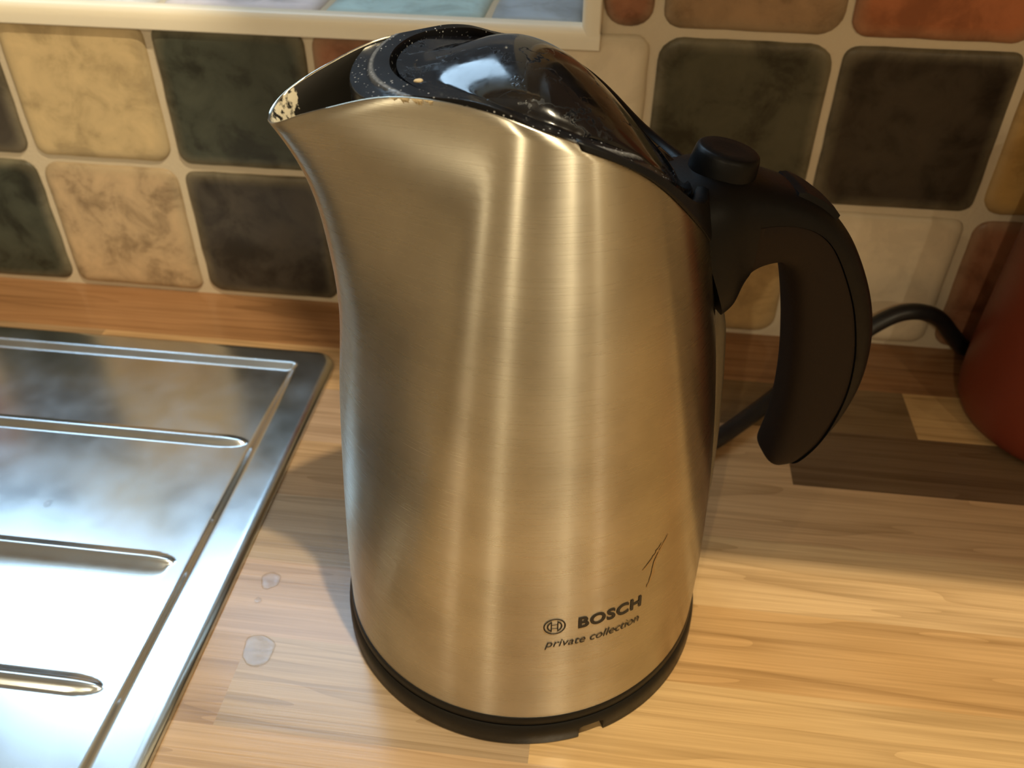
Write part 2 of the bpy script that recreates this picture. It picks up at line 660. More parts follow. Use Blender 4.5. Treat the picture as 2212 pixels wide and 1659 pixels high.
WHITEP = plain('white_frame_paint', (0.8, 0.8, 0.78), 0.35)
GLASS = mat_glass_pane()
WATER = mat_water()
CORDM = plain('cord_rubber', (0.012, 0.012, 0.013), 0.4)
GAUGE = None


# ------------------------------------------------------------------ room shell
RX0, RX1, RY0 = -1.9, 2.7, -2.7
FLZ = -0.9


def shell(name, x0, x1, y0, y1, z0, z1, m, label=None):
    o = link(name, box_mesh(name, x0, x1, y0, y1, z0, z1), m, smooth=False)
    structure(o, label)
    return o


shell('floor', RX0, RX1, RY0, 0.02, FLZ - 0.05, FLZ, FLOORM)
shell('ceiling', RX0, RX1, RY0, 0.02, CEIL + 0.02, CEIL + 0.07, CEILM)
shell('wall_front', RX0, RX1, RY0 - 0.1, RY0, FLZ, CEIL + 0.02, PLASTER)
shell('wall_left', RX0 - 0.1, RX0, RY0, 0.02, FLZ, CEIL + 0.02, PLASTER)
shell('wall_right', RX1, RX1 + 0.1, RY0, 0.02, FLZ, CEIL + 0.02, PLASTER)

# wall_back: the tiled wall, with the window opening (grout plane a little behind the tile faces)
GY = 0.0032
bm = bmesh.new()


def add_box(bm, x0, x1, y0, y1, z0, z1):
    vs = [bm.verts.new(c) for c in ((x0, y0, z0), (x1, y0, z0), (x1, y1, z0), (x0, y1, z0), (x0, y0, z1), (x1, y0, z1), (x1, y1, z1), (x0, y1, z1))]
    for f in ((0, 1, 2, 3), (4, 5, 6, 7), (0, 1, 5, 4), (1, 2, 6, 5), (2, 3, 7, 6), (3, 0, 4, 7)):
        bm.faces.new([vs[i] for i in f])


OX0, OX1, OZ0, OZ1 = WIN_X0, 0.380, 0.2040, WIN_Z1
WT = 0.22
add_box(bm, RX0, RX1, GY, WT, FLZ, OZ0)
add_box(bm, OX1, RX1, GY, WT, OZ0, CEIL + 0.02)
add_box(bm, RX0, OX0, GY, WT, OZ0, CEIL + 0.02)
add_box(bm, OX0, OX1, GY, WT, OZ1, CEIL + 0.02)
wall_back = structure(link('wall_back', bm_mesh('wall_back', bm), GROUT, smooth=False), 'tiled splashback wall with cream grout')

# ---- tiles
rng = random.Random(7)


def tile_mesh(w, h, rad, seed, flat=False, dome=0.0030, bev=0.007):
    """rounded rectangle in xz, front towards -y, softly pillowed edge with uneven outline"""
    r = random.Random(seed)
    rads = [min(rad * r.uniform(0.7, 1.35), 0.46 * min(w, h)) for _ in range(4)]
    bev = min(bev, 0.16 * min(w, h))
    pts = []
    cs = [(w / 2, h / 2, 0), (-w / 2, h / 2, 1), (-w / 2, -h / 2, 2), (w / 2, -h / 2, 3)]
    for (cx, cz, qd), ra in zip(cs, rads):
        ox, oz = cx - math.copysign(ra, cx), cz - math.copysign(ra, cz)
        for k in range(6):
            a = math.pi / 2 * (qd + k / 5)
            pts.append((ox + ra * math.cos(a), oz + ra * math.sin(a)))
        # points along the next side
        nx = {0: (-1, 0), 1: (0, -1), 2: (1, 0), 3: (0, 1)}[qd]
    # resample sides with a slight wobble
    out = []
    n = len(pts)
    for i in range(n):
        a = pts[i]; b = pts[(i + 1) % n]
        out.append(a)
        d = math.hypot(b[0] - a[0], b[1] - a[1])
        if d > 0.02:
            for k in range(1, 6):
                out.append((a[0] + (b[0] - a[0]) * k / 6, a[1] + (b[1] - a[1]) * k / 6))
    pts = []
    for x, z in out:
        wob = 0.0006 * noise.noise(Vector((x * 60 + seed * 3.1, z * 60, seed))) + 0.0004 * noise.noise(Vector((x * 200, z * 200 + seed, 3)))
        l = math.hypot(x, z)
        pts.append((x * (1 + wob / l), z * (1 + wob / l)))
    # rings from outer back edge to the flat face: (inset, y)
    rings = [(0.0, GY + 0.001, 1.0), (0.0, GY - 0.0006, 1.0), (bev * 0.12, GY - dome * 0.55, 1.0), (bev * 0.4, GY - dome * 0.85, 0.75), (bev * 0.75, GY - dome * 0.97, 0.35), (bev * 1.2, GY - dome, 0.0)]
    V = []; F = []; E_ = []
    m = len(pts)
    for ins, y, e in rings:
        for x, z in pts:
            sx = (w / 2 - ins) / (w / 2); sz = (h / 2 - ins) / (h / 2)
            V.append((x * sx, y, z * sz)); E_.append(e)
    for i in range(len(rings) - 1):
        for k in range(m):
            F.append((i * m + k, i * m + (k + 1) % m, (i + 1) * m + (k + 1) % m, (i + 1) * m + k))
    V.append((0, GY - dome * 1.04, 0)); E_.append(0.0)
    c = len(V) - 1
    b0 = (len(rings) - 1) * m
    for k in range(m):
        F.append((b0 + k, b0 + (k + 1) % m, c))
    me = mesh_from('tile', V, F)
    at = me.attributes.new('edge', 'FLOAT', 'POINT')
    at.data.foreach_set('value', E_)
    bm = bmesh.new(); bm.from_mesh(me)
    bmesh.ops.recalc_face_normals(bm, faces=bm.faces)
    bm.to_mesh(me); bm.free()
    return me


def srgb(r, g, b):
    def f(c):
        c /= 255
        return c / 12.92 if c <= 0.04045 else ((c + 0.055) / 1.055) ** 2.4
    return (f(r), f(g), f(b))


TC = {
    'beige': (0.56, 0.42, 0.23), 'mottled': (0.46, 0.33, 0.20), 'green': (0.050, 0.054, 0.040), 'slate': (0.056, 0.047, 0.038),
    'terra': (0.30, 0.13, 0.07), 'cream': (0.74, 0.62, 0.45), 'brown': (0.32, 0.20, 0.11), 'black': (0.034, 0.025, 0.017),
    'ochre': (0.50, 0.30, 0.10), 'rust': (0.38, 0.13, 0.055), 'olive': (0.066, 0.060, 0.038), 'sand': (0.44, 0.29, 0.13), 'red': (0.25, 0.11, 0.06),
}
JX = [-0.42, -0.315, -0.21, -0.104, 0.001, 0.1045, 0.2078, 0.3135, 0.4193, 0.525, 0.6295, 0.735, 0.84, 0.945, 1.05]
JZ = [0.0, 0.1028, 0.2067, 0.3115, 0.4165]
ROWS = [
    ['sand', 'green', 'beige', 'green', 'mottled', 'slate', 'beige', 'green', 'sand', 'cream', 'terra', 'green', 'beige', 'slate'],
    ['green', 'cream', 'terra', 'slate', 'beige', 'green', 'terra', 'cream', 'olive', 'black', 'ochre', 'cream', 'green', 'terra'],
    [None] * 7 + ['red', 'brown', 'rust', 'green', 'beige', 'slate', 'cream'],
    [None] * 7 + ['beige', 'slate', 'cream', 'terra', 'green', 'cream', 'brown'],
]
first = True
for rz in range(4):
    for k in range(14):
        c = ROWS[rz][k]
        if c is None:
            continue
        x0, x1 = JX[k], JX[k + 1]
        z0, z1 = JZ[rz], JZ[rz + 1]
        if rz >= 2 and k == 7:
            x0 = 0.3855
        if rz == 1 and k <= 6:
            z1 = 0.2000
        g = 0.0026
        rad = 0.0095
        if c in ('olive',):
            rad = 0.014
        if c == 'red':
            rad = 0.02
        w = x1 - x0 - 2 * g; h = z1 - z0 - 2 * g
        if rz == 0:
            h -= 0.001
        o = link('tile', tile_mesh(w, h, min(rad, w * 0.45), 10 * k + rz), TILE, wall_back)
        o.location = ((x0 + x1) / 2 + rng.uniform(-.0006, .0006), rng.uniform(-.0004, .0004), (z0 + z1) / 2 + (0.0006 if rz == 0 else 0))
        o.rotation_euler = (rng.uniform(-.004, .004), rng.uniform(-.005, .005), rng.uniform(-.004, .004))
        v = rng.uniform(0.94, 1.06)
        o.color = (TC[c][0] * v, TC[c][1] * v, TC[c][2] * v, {'cream': 0.22, 'ochre': 0.5, 'beige': 0.5, 'sand': 0.5, 'mottled': 0.85, 'brown': 0.7, 'rust': 0.6, 'terra': 0.6}.get(c, 1.0))

# ---- window, sill tiles and trims
window = structure(empty('window_1', ((WIN_X0 + WIN_X1) / 2, WIN_Y, WIN_Z0)), 'white framed kitchen window above a tiled sill')


def wpart(name, me, m, parent=None):
    o = link(name, me, m, None, smooth=False)
    o.parent = parent or window
    o.matrix_parent_inverse = Matrix.Translation(-Vector(window.location))
    return o


sill = wpart('window_sill', box_mesh('window_sill', OX0, OX1, 0.004, WT, OZ0, OZ0 + 0.0030), GROUT)
SILLC = [(0.42, 0.34, 0.24), (0.30, 0.16, 0.10), (0.10, 0.11, 0.08), (0.09, 0.09, 0.08)]
sx = [-0.72, -0.615, -0.51, -0.405, -0.30, -0.195, -0.09, 0.0085, 0.1125, 0.2165, 0.3185, 0.3775]
daylit_cols = ['teal', 'white', 'pinkish', 'bluegrey', 'white', 'teal', 'white', 'white', 'pinkish', 'teal', 'bluegrey']
TC.update(teal=(0.50, 0.70, 0.74), white=(0.86, 0.85, 0.85), pinkish=(0.80, 0.73, 0.77), bluegrey=(0.40, 0.48, 0.58))  # sill tones lifted and blued: window daylight painted into the tile colours
for i in range(len(sx) - 1):
    for j, (ya, yb) in enumerate(((0.004, 0.105), (0.107, 0.158))):
        w = sx[i + 1] - sx[i] - 0.004
        h = yb - ya - 0.002
        o = link('tile', tile_mesh(w, h, 0.008, 300 + i * 3 + j), TILE)
        o.parent = sill
        # lay the tile flat: its front (-y) turns up (+z)
        # front (-y) -> +z ; x stays ; z -> y
        o.matrix_parent_inverse = Matrix.Identity(4)
        o.location = ((sx[i] + sx[i + 1]) / 2, (ya + yb) / 2, OZ0 + 0.0056)
        o.rotation_euler = (-math.pi / 2, 0, 0)
        c = TC[daylit_cols[(i + 4 * j) % len(daylit_cols)]]
        o.color = (*c, 0.45)
sill.matrix_parent_inverse = Matrix.Translation(-Vector(window.location))
# frame and panes
fy0, fy1 = WIN_Y, WIN_Y + 0.05
bm = bmesh.new()
fz0, fz1 = WIN_Z0 - 0.002, WIN_Z1
add_box(bm, OX0, OX1, fy0, fy1, fz0, fz0 + 0.025)
add_box(bm, OX0, OX1, fy0, fy1, fz1 - 0.05, fz1)
add_box(bm, OX0, OX0 + 0.05, fy0, fy1, fz0 + 0.025, fz1 - 0.05)
add_box(bm, OX1 - 0.05, OX1, fy0, fy1, fz0 + 0.025, fz1 - 0.05)
mid = (OX0 + OX1) / 2
add_box(bm, mid - 0.035, mid + 0.035, fy0, fy1, fz0 + 0.025, fz1 - 0.05)
wpart('window_frame', bm_mesh('window_frame', bm), WHITEP)
wpart('pane', box_mesh('pane', OX0 + 0.05, mid - 0.035, fy0 + 0.022, fy0 + 0.026, fz0 + 0.025, fz1 - 0.05), GLASS)
wpart('pane', box_mesh('pane', mid + 0.035, OX1 - 0.05, fy0 + 0.022, fy0 + 0.026, fz0 + 0.025, fz1 - 0.05), GLASS)


def trim_profile(name, horizontal):
    """quarter-round tile trim"""
    if horizontal:
        prof = [(0.004, 0.1954), (-0.0022, 0.1954), (-0.0030, 0.1962), (-0.0032, 0.2012), (-0.0028, 0.2050), (-0.0012, 0.2078), (0.0012, 0.2090), (0.006, 0.2092), (0.006, 0.2040), (0.004, 0.2040)]
        xs = [OX0 - 0.004, 0.3868]
        V = [(x, y, z) for x in xs for y, z in prof]
    else:
        prof = [(0.3868, 0.004), (0.3868, -0.0022), (0.3860, -0.0031), (0.3820, -0.0033), (0.3785, -0.0028), (0.3765, -0.0012), (0.3758, 0.0012), (0.3756, 0.0060), (0.3800, 0.0060), (0.3800, 0.004)]
        zs = [0.2040, WIN_Z1]
        V = [(x, y, z) for z in zs for x, y in prof]
    n = len(prof)
    F = [(i, (i + 1) % n, n + (i + 1) % n, n + i) for i in range(n)] + [tuple(range(n)), tuple(range(2 * n - 1, n - 1, -1))]
    me = mesh_from(name, V, F)
    fix(me)
    return me


t1 = link('trim_1', trim_profile('trim_1', True), TRIM); structure(t1, 'cream tile trim along the sill edge')
t2 = link('trim_2', trim_profile('trim_2', False), TRIM); structure(t2, 'cream tile trim up the side of the window opening')
for t in (t1, t2):
    sharp(t.data, 40)
# plaster reveal of the window side
rv = link('wall_reveal', box_mesh('wall_reveal', 0.3785, 0.3805, 0.006, WT, 0.2105, WIN_Z1), PLASTER, smooth=False)
rv.name = 'trim_3'
structure(rv, 'plastered side of the window recess')

# ------------------------------------------------------------------ worktop
WY0 = -0.62
SX1 = 0.2247           # right edge of the sink
worktop = link('worktop', box_mesh('worktop', -1.2, 1.3, WY0, GY, -0.04, -0.0052), WOOD, smooth=False)
worktop.color = (0.45, 0.27, 0.14, 1)
tag(worktop, 'wood-print laminate kitchen worktop with printed staves, running under the kettle', 'worktop')
LT = (0.58, 0.40, 0.21); MD = (0.48, 0.30, 0.15); OR = (0.55, 0.35, 0.155); DK = (0.36, 0.23, 0.125); DD = (0.15, 0.09, 0.045); RD = (0.34, 0.175, 0.08)
PK = (0.38, 0.255, 0.165)
L2 = (0.35, 0.25, 0.155)
RY = [GY, -0.053, -0.0985, -0.149, -0.1948, -0.243, -0.289, -0.3375, -0.385, -0.433, -0.48, -0.53, -0.575, WY0]
STAVES = [
    [(-1.2, DK), (-0.6, MD), (-0.12, RD), (0.33, RD), (0.78, MD), (1.3, None)],
    [(-1.2, MD), (-0.5, DK), (0.05, MD), (0.30, MD), (0.42, (0.20, 0.125, 0.06)), (0.602, OR), (0.95, DK), (1.3, None)],
    [(-1.2, OR), (-0.3, MD), (0.21, PK), (0.40, MD), (0.520, DD), (0.84, MD), (1.3, None)],
    [(-1.2, DK), (-0.4, OR), (0.12, DK), (0.42, MD), (0.70, DK), (1.3, None)],
    [(-1.2, MD), (-0.2, DK), (0.20, L2), (0.37, (0.56, 0.37, 0.185)), (0.85, LT), (1.3, None)],
    [(-1.2, LT), (-0.1, MD), (0.13, PK), (0.38, (0.47, 0.285, 0.125)), (0.80, DK), (1.3, None)],
    [(-1.2, OR), (-0.3, LT), (0.05, DK), (0.2437, L2), (0.385, (0.52, 0.345, 0.165)), (0.70, MD), (1.3, None)],
    [(-1.2, DK), (-0.1, MD), (0.18, (0.42, 0.28, 0.16)), (0.40, (0.49, 0.31, 0.135)), (0.80, OR), (1.3, None)],
    [(-1.2, LT), (0.0, OR), (0.36, MD), (0.62, LT), (1.3, None)],
    [(-1.2, MD), (0.1, DK), (0.5, OR), (1.3, None)],
    [(-1.2, OR), (0.2, LT), (0.7, MD), (1.3, None)],
    [(-1.2, DK), (0.0, OR), (0.45, LT), (1.3, None)],
    [(-1.2, MD), (0.3, OR), (1.3, None)],
]
for i, row in enumerate(STAVES):
    for (xa, c), (xb, _) in zip(row[:-1], row[1:]):
        me = box_mesh('stave', xa, xb, RY[i + 1], RY[i], -0.0052, 0.0)
        o = link('stave', me, WOOD, worktop, smooth=False)
        v = rng.uniform(0.94, 1.06)
        o.color = (c[0] * v, c[1] * v, c[2] * v, 1)

# base unit below the worktop (out of frame) and the wall cupboard whose shadow falls along the worktop
bc = tag(empty('base_cabinet', (0.05, -0.3, FLZ)), 'wooden base cabinet carrying the worktop', 'cabinet')
o = link('carcass', box_mesh('carcass', -1.2, 1.3, -0.56, 0.0, FLZ + 0.1, -0.0405), CABM, bc, smooth=False); o.matrix_parent_inverse = Matrix.Translation(-Vector(bc.location))
o = link('plinth', box_mesh('plinth', -1.2, 1.3, -0.50, -0.05, FLZ, FLZ + 0.1), CABM, bc, smooth=False); o.matrix_parent_inverse = Matrix.Translation(-Vector(bc.location))
for k in range(5):
    o = link('door', box_mesh('door', -1.2 + 0.5 * k + 0.003, -0.7 + 0.5 * k - 0.003, -0.58, -0.56, FLZ + 0.11, -0.045, 0.003), CABM, bc, smooth=False); o.matrix_parent_inverse = Matrix.Translation(-Vector(bc.location))
wc = tag(empty('wall_cupboard', (0.85, -0.15, 0.42)), 'wooden wall cupboard on the tiled wall right of the window', 'cabinet')
CUPZ, CUPY = 0.42, -0.307
o = link('carcass', box_mesh('carcass', 0.425, 1.35, CUPY + 0.02, -0.001, CUPZ, 1.12), CABM, wc, smooth=False); o.matrix_parent_inverse = Matrix.Translation(-Vector(wc.location))
for k in range(2):
    o = link('door', box_mesh('door', 0.425 + 0.4625 * k + 0.002, 0.8875 + 0.4625 * k - 0.002, CUPY, CUPY + 0.02, CUPZ, 1.12, 0.003), CABM, wc, smooth=False); o.matrix_parent_inverse = Matrix.Translation(-Vector(wc.location))

# downlight fittings
for i, (lx, ly, le) in enumerate(LAMPS):
    e = tag(empty('downlight', (lx, ly, CEIL + 0.02)), 'recessed warm ceiling downlight with chrome ring', 'ceiling light', 'row of ceiling downlights')
    me = lathe_mesh('ring', [(0.036, 0.0), (0.048, 0.0), (0.048, -0.004), (0.040, -0.008), (0.036, -0.006)], 32, cap=False)
    link('ring', me, SINK, e)

# ------------------------------------------------------------------ sink drainer
SY1, SY0 = -0.0625, -0.50
SXL = -0.45


def sstep(a, b, x):
    t = np.clip((x - a) / (b - a), 0, 1)
    return t * t * (3 - 2 * t)


def sink_height(X, Y):
    # signed inset distance from the rounded outer outline (only right/back/front sides matter)
    R = 0.016
    dx = X - (SX1 - R); dyb = Y - (SY1 - R); dyf = (SY0 + R) - Y; dxl = (SXL + R) - X
    ax = np.maximum(np.maximum(dx, dxl), 0); ay = np.maximum(np.maximum(dyb, dyf), 0)
    d = R - np.where((ax > 0) & (ay > 0), np.hypot(ax, ay), np.maximum(np.maximum(dx, dxl), np.maximum(dyb, dyf)))
    lip = 0.0042 * np.sqrt(np.clip(1 - (1 - np.clip(d / 0.0062, 0, 1)) ** 2, 0, 1))
    # inner pan edge
    R2 = 0.007
    px, py = 0.2035, -0.0775
    dx = X - (px - R2); dy = Y - (py - R2); dyf = (SY0 + 0.02 + R2) - Y
    dx = np.maximum(dx, (SXL + 0.02 + R2) - X)
    ax = np.maximum(dx, 0); ay = np.maximum(np.maximum(dy, dyf), 0)
    di = R2 - np.where((ax > 0) & (ay > 0), np.hypot(ax, ay), np.maximum(dx, np.maximum(dy, dyf)))
    depth = 0.0033 * sstep(0.0005, 0.0085, di)
    z = lip - depth
    # pressed ribs
    for yc, xe in ((-0.1575, 0.193), (-0.2520, 0.1885), (-0.3270, 0.1868), (-0.415, 0.185)):
        hw = 0.0052
        ex = np.maximum(X - (xe - 0.018), 0) / 0.018
        w = hw * np.sqrt(np.clip(1 - ex ** 2, 0, 1)) + 1e-6
        s = np.clip(np.abs(Y - yc) / w, 0, 1)
        z = z + 0.0034 * (np.cos(s * math.pi / 2) ** 1.1) * np.clip(w / hw, 0, 1) * (np.abs(Y - yc) < w)
    return z


def axis_pts(a, b, dense, step_c, step_f):
    out = [a]
    while out[-1] < b - 1e-9:
        x = out[-1]
        f = any(lo - 1e-9 <= x < hi for lo, hi in dense)
        out.append(min(x + (step_f if f else step_c), b))
    return np.array(out)


gx = axis_pts(SXL, SX1, [(0.160, SX1), (SXL, SXL + 0.035)], 0.012, 0.0009)
gy = axis_pts(SY0, SY1, [(-0.108, SY1), (-0.165, -0.150), (-0.260, -0.244), (-0.335, -0.319), (-0.423, -0.407), (SY0, SY0 + 0.03)], 0.008, 0.0009)
XX, YY = np.meshgrid(gx, gy, indexing='ij')
# pull the corner vertices onto the rounded outline
R = 0.016
for cx_, cy_, qx, qy in ((SX1 - R, SY1 - R, 1, 1), (SX1 - R, SY0 + R, 1, -1)):
    ax = (XX - cx_) * qx; ay = (YY - cy_) * qy
    msk = (ax > 0) & (ay > 0)
    mxx = np.maximum(ax, ay)
    hyp = np.hypot(ax, ay) + 1e-12
    k = np.where(msk, mxx / hyp, 1)
    XX = np.where(msk, cx_ + qx * ax * k, XX); YY = np.where(msk, cy_ + qy * ay * k, YY)
ZZ = sink_height(XX, YY)
nx_, ny_ = XX.shape
V = np.stack([XX.ravel(), YY.ravel(), ZZ.ravel() + 0.0008], -1)
F = [(i * ny_ + j, (i + 1) * ny_ + j, (i + 1) * ny_ + j + 1, i * ny_ + j + 1) for i in range(nx_ - 1) for j in range(ny_ - 1)]
sink_root = tag(empty('sink', (0.05, -0.28, 0)), 'stainless steel sink drainer with raised ribs set in the worktop', 'sink')


def rel(o, root):
    o.parent = root
    o.matrix_parent_inverse = (Matrix.Translation(root.location) @ root.rotation_euler.to_matrix().to_4x4()).inverted()
    return o


nv = len(V)
border = [i * ny_ for i in range(nx_)] + [(nx_ - 1) * ny_ + j for j in range(1, ny_)] + [i * ny_ + ny_ - 1 for i in range(nx_ - 2, -1, -1)] + [j for j in range(ny_ - 2, 0, -1)]
V = np.concatenate([V, np.stack([V[border, 0], V[border, 1], np.full(len(border), 0.0006)], -1)])
nbd = len(border)
F += [(border[k], border[(k + 1) % nbd], nv + (k + 1) % nbd, nv + k) for k in range(nbd)]
F.append(tuple(nv + k for k in range(nbd)))
me = mesh_from('drainer', V, F)
fix(me)
o = rel(link('drainer', me, SINK), sink_root)


# ------------------------------------------------------------------ kettle
def cspl(xk, yk, x):
    xk = np.asarray(xk, float); yk = np.asarray(yk, float); n = len(xk); h = np.diff(xk)
    A = np.zeros((n, n)); b = np.zeros(n); A[0, 0] = A[-1, -1] = 1
    for i in range(1, n - 1):
        A[i, i - 1] = h[i - 1]; A[i, i] = 2 * (h[i - 1] + h[i]); A[i, i + 1] = h[i]
        b[i] = 3 * ((yk[i + 1] - yk[i]) / h[i] - (yk[i] - yk[i - 1]) / h[i - 1])
    c = np.linalg.solve(A, b); x = np.asarray(x, float)
    k = np.clip(np.searchsorted(xk, x) - 1, 0, n - 2); d = x - xk[k]
    bb = (yk[k + 1] - yk[k]) / h[k] - h[k] * (2 * c[k] + c[k + 1]) / 3; dd = (c[k + 1] - c[k]) / (3 * h[k])
    return yk[k] + bb * d + c[k] * d ** 2 + dd * d ** 3


KX = [0.270212, 0.084324, 0.003501, -0.028856, -0.006918, 0.003788, 0.001326, 0.003469, 0.006119, 0.014223, 0.028678, 0.056005, 0.758681, 0.00747, 0.253671, 0.25503, 0.259349, 0.26384, 0.268292, 0.26896, 0.266126, 0.259742, 0.247884, 0.226733, 0.20618, 0.173359]
PHI = KX[0]
KR = KX[1:5]; KC = KX[5]; KE = KX[6:12]; KPT = KX[12]; KRT = KX[13]; KZ = KX[14:]
ZS = [0, .06, .11, .15, .18, .21, .24, .27]
FK = [0, .05, .12, .2, .3, .4, .5, .6, .7, .8, .9, 1.]


def section(z, f, inset=0.0):
    """half outline of the jug at height z, f = 0 at the spout .. 1 at the handle"""
    z = np.asarray(z, float); f = np.asarray(f, float)
    t = z / .25
    r = KR[0] + KR[1] * t + KR[2] * t * t + KR[3] * t ** 3
    c = KC * t
    e = np.maximum(cspl(ZS, [0, 0] + list(KE), z), 1e-5)
    s = r - c + e
    k = np.clip((z - .06) / (.28 - .06), 0, .999)
    rt_ = np.maximum((r * .95) * (1 - k) ** KPT + KRT, .002)
    rt_ = np.minimum(rt_, r * .97)
    d = (s - rt_) + c
    al = np.arccos(np.clip((r - rt_) / d, -1, 1))
    L1 = rt_ * al; L2 = np.sqrt(np.maximum(d * d - (r - rt_) ** 2, 0)); L3 = r * (np.pi - al); Lq = (L1 + L2 + L3) * f
    ang = np.where(Lq < L1, Lq / np.maximum(rt_, 1e-9), np.where(Lq < L1 + L2, al, al + (Lq - L1 - L2) / r))
    st = np.clip(Lq - L1, 0, L2)
    inb = Lq >= L1 + L2
    rb = r - inset; rs = rt_ - inset
    u = np.where(inb, c - rb * np.cos(ang), -(s - rt_) - rs * np.cos(ang) + st * np.sin(al))
    v = np.where(inb, rb * np.sin(ang), rs * np.sin(ang) + st * np.cos(al))
    return u, v


def rimz(f):
    return cspl(FK, KZ, f)


KLOC = (0.3712, -0.2430, 0.0)
kettle = tag(empty('kettle', KLOC, PHI), 'brushed steel jug kettle with black lid, looped black handle and printed logo', 'kettle')


def kpart(name, me, m, parent=None, smooth=True):
    o = link(name, me, m, parent or kettle, smooth)
    return o


# steel body: outer wall, rolled rim, inner wall
NFH = 72
fh = np.linspace(0, 1, NFH + 1) ** 1.0
Z0 = 0.0172
tz = np.linspace(0, 1, 70)
zr_ = rimz(fh)


def ring_pts(zcol, inset):
    u, v = section(zcol, fh, inset)
    U = np.concatenate([u, u[1:-1][::-1]]); Vv = np.concatenate([v, -v[1:-1][::-1]]); Zz = np.concatenate([zcol, zcol[1:-1][::-1]])
    return np.stack([U, Vv, Zz], -1)


FAR = np.interp(fh, [0.45, 0.55, 0.62, 0.70, 0.80], [0, 0.0016, 0.0030, 0.0020, 0.0])


def far_drop(p, t):
    # the wall edge on the wall side sits a touch lower beside the lid
    q_ = p.copy()
    q_[:NFH + 1, 2] -= FAR * t
    return q_


rings = [far_drop(ring_pts(Z0 + (zr_ - Z0) * t, 0.0), t) for t in tz]
TH = 0.0009
rings.append(far_drop(ring_pts(zr_ + 0.00035, TH * 0.35), 1))
rings.append(far_drop(ring_pts(zr_ + 0.00035, TH * 0.75), 1))
n_out = len(rings)
for t in (1.0, 0.97, 0.93, 0.88, 0.82, 0.75, 0.67, 0.58):
    rings.append(far_drop(ring_pts(Z0 + (zr_ - Z0) * t, TH * 1.1), t))
M_ = rings[0].shape[0]
V = np.concatenate(rings)
F = []
mi = []
for i in range(len(rings) - 1):
    for k in range(M_):
        F.append((i * M_ + k, i * M_ + (k + 1) % M_, (i + 1) * M_ + (k + 1) % M_, (i + 1) * M_ + k))
        mi.append(0 if i < n_out - 0 else 1)
F.append(tuple((len(rings) - 1) * M_ + k for k in range(M_))); mi.append(1)
me = mesh_from('body', V, F)
body = kpart('body', me, [STEEL, INNER])
me.polygons.foreach_set('material_index', mi)
bm = bmesh.new(); bm.from_mesh(me); bmesh.ops.recalc_face_normals(bm, faces=bm.faces); bm.to_mesh(me); bm.free()
sharp(me, 50)
body['label'] = 'brushed steel jug body with a pinched spout'

# black foot of the jug (thin dark band above the power base)
me = lathe_mesh('foot_band', [(0.060, 0.0125), (0.0848, 0.0125), (0.0852, 0.0132), (0.0850, 0.0168), (0.0846, 0.0176), (0.0835, 0.0178), (0.060, 0.0178)], 128)
kpart('foot_band', me, BASEBLK); sharp(me, 40)

# opening outline (where lid, collar and handle mount meet): rim in front, raised at the back
fo = np.linspace(0, 1, 161)
zo = rimz(fo)
bk = sstep(0.56, 1.0, fo)
ZB = cspl([0.50, 0.56, 0.60, 0.65, 0.70, 0.75, 0.80, 0.86, 0.93, 1.0], [0.2661, 0.2626, 0.2599, 0.2552, 0.2495, 0.2412, 0.2325, 0.2272, 0.2255, 0.2250], fo)
zo = np.where(fo > 0.56, np.maximum(zo + 0.0004, ZB), zo)
uo, vo_ = section(zo, fo)
ks_ = np.linspace(0, len(uo) - 1, 13).astype(int)
uo_s = np.linspace(uo[0], uo[-1], 400)
zo_s = np.interp(uo_s, uo, zo)
for _ in range(6):
    zo_s[1:-1] = np.convolve(zo_s, [0.25, 0.5, 0.25], 'valid')


def zopen(u):
    return np.interp(u, uo_s, zo_s)


def polar_R(th, pu, pv, c0=(0.0, 0.0)):
    """distance from c0 to the (symmetric) outline in direction th"""
    a = np.arctan2(np.abs(pv - c0[1]), pu - c0[0]); r = np.hypot(pu - c0[0], pv - c0[1])
    idx = np.argsort(a)
    return np.interp(np.abs(th), a[idx], r[idx])


def circ_R(th, cu, rad, c0=0.0):
    # ray from (c0,0) at angle th to circle centre cu radius rad
    d = cu - c0
    b = d * np.cos(th)
    return b + np.sqrt(np.maximum(b * b - (d * d - rad * rad), 0))


NT = 180
th = np.linspace(-np.pi, np.pi, NT, endpoint=False)
Ropen = polar_R(th, uo, vo_) - 0.0011
Rcol = np.minimum(Ropen, circ_R(th, -0.004, 0.0555))


def gap_curve(rf, ab):
    """front circle of radius rf about u=-0.004, back half an ellipse reaching ab behind it"""
    a = np.linspace(0, np.pi, 200)
    ca = np.cos(a)
    pu = -0.004 + np.where(ca > 0, ab, rf) * ca
    return polar_R(th, pu, rf * np.sin(a))


Rgap = np.minimum(gap_curve(0.0426, 0.0655), Ropen - 0.0022)
Rlid = np.minimum(gap_curve(0.0404, 0.0640), Ropen - 0.0042)

DU = [-0.0385, -0.0375, -0.035, -0.030, -0.022, -0.012, 0.0, 0.010, 0.020, 0.030, 0.040, 0.048, 0.0535, 0.0562, 0.057]
DW = [0.0, 0.0065, 0.0125, 0.0185, 0.0248, 0.0310, 0.0368, 0.0398, 0.0395, 0.0350, 0.0275, 0.0195, 0.0125, 0.0062, 0.0]
ZU = [-0.040, -0.036, -0.030, -0.020, -0.010, 0.0, 0.010, 0.020, 0.030, 0.040, 0.048, 0.0535, 0.057]
ZR = [0.2684, 0.2691, 0.2706, 0.2730, 0.2744, 0.2735, 0.2696, 0.2628, 0.2534, 0.2420, 0.2322, 0.2262, 0.2236]


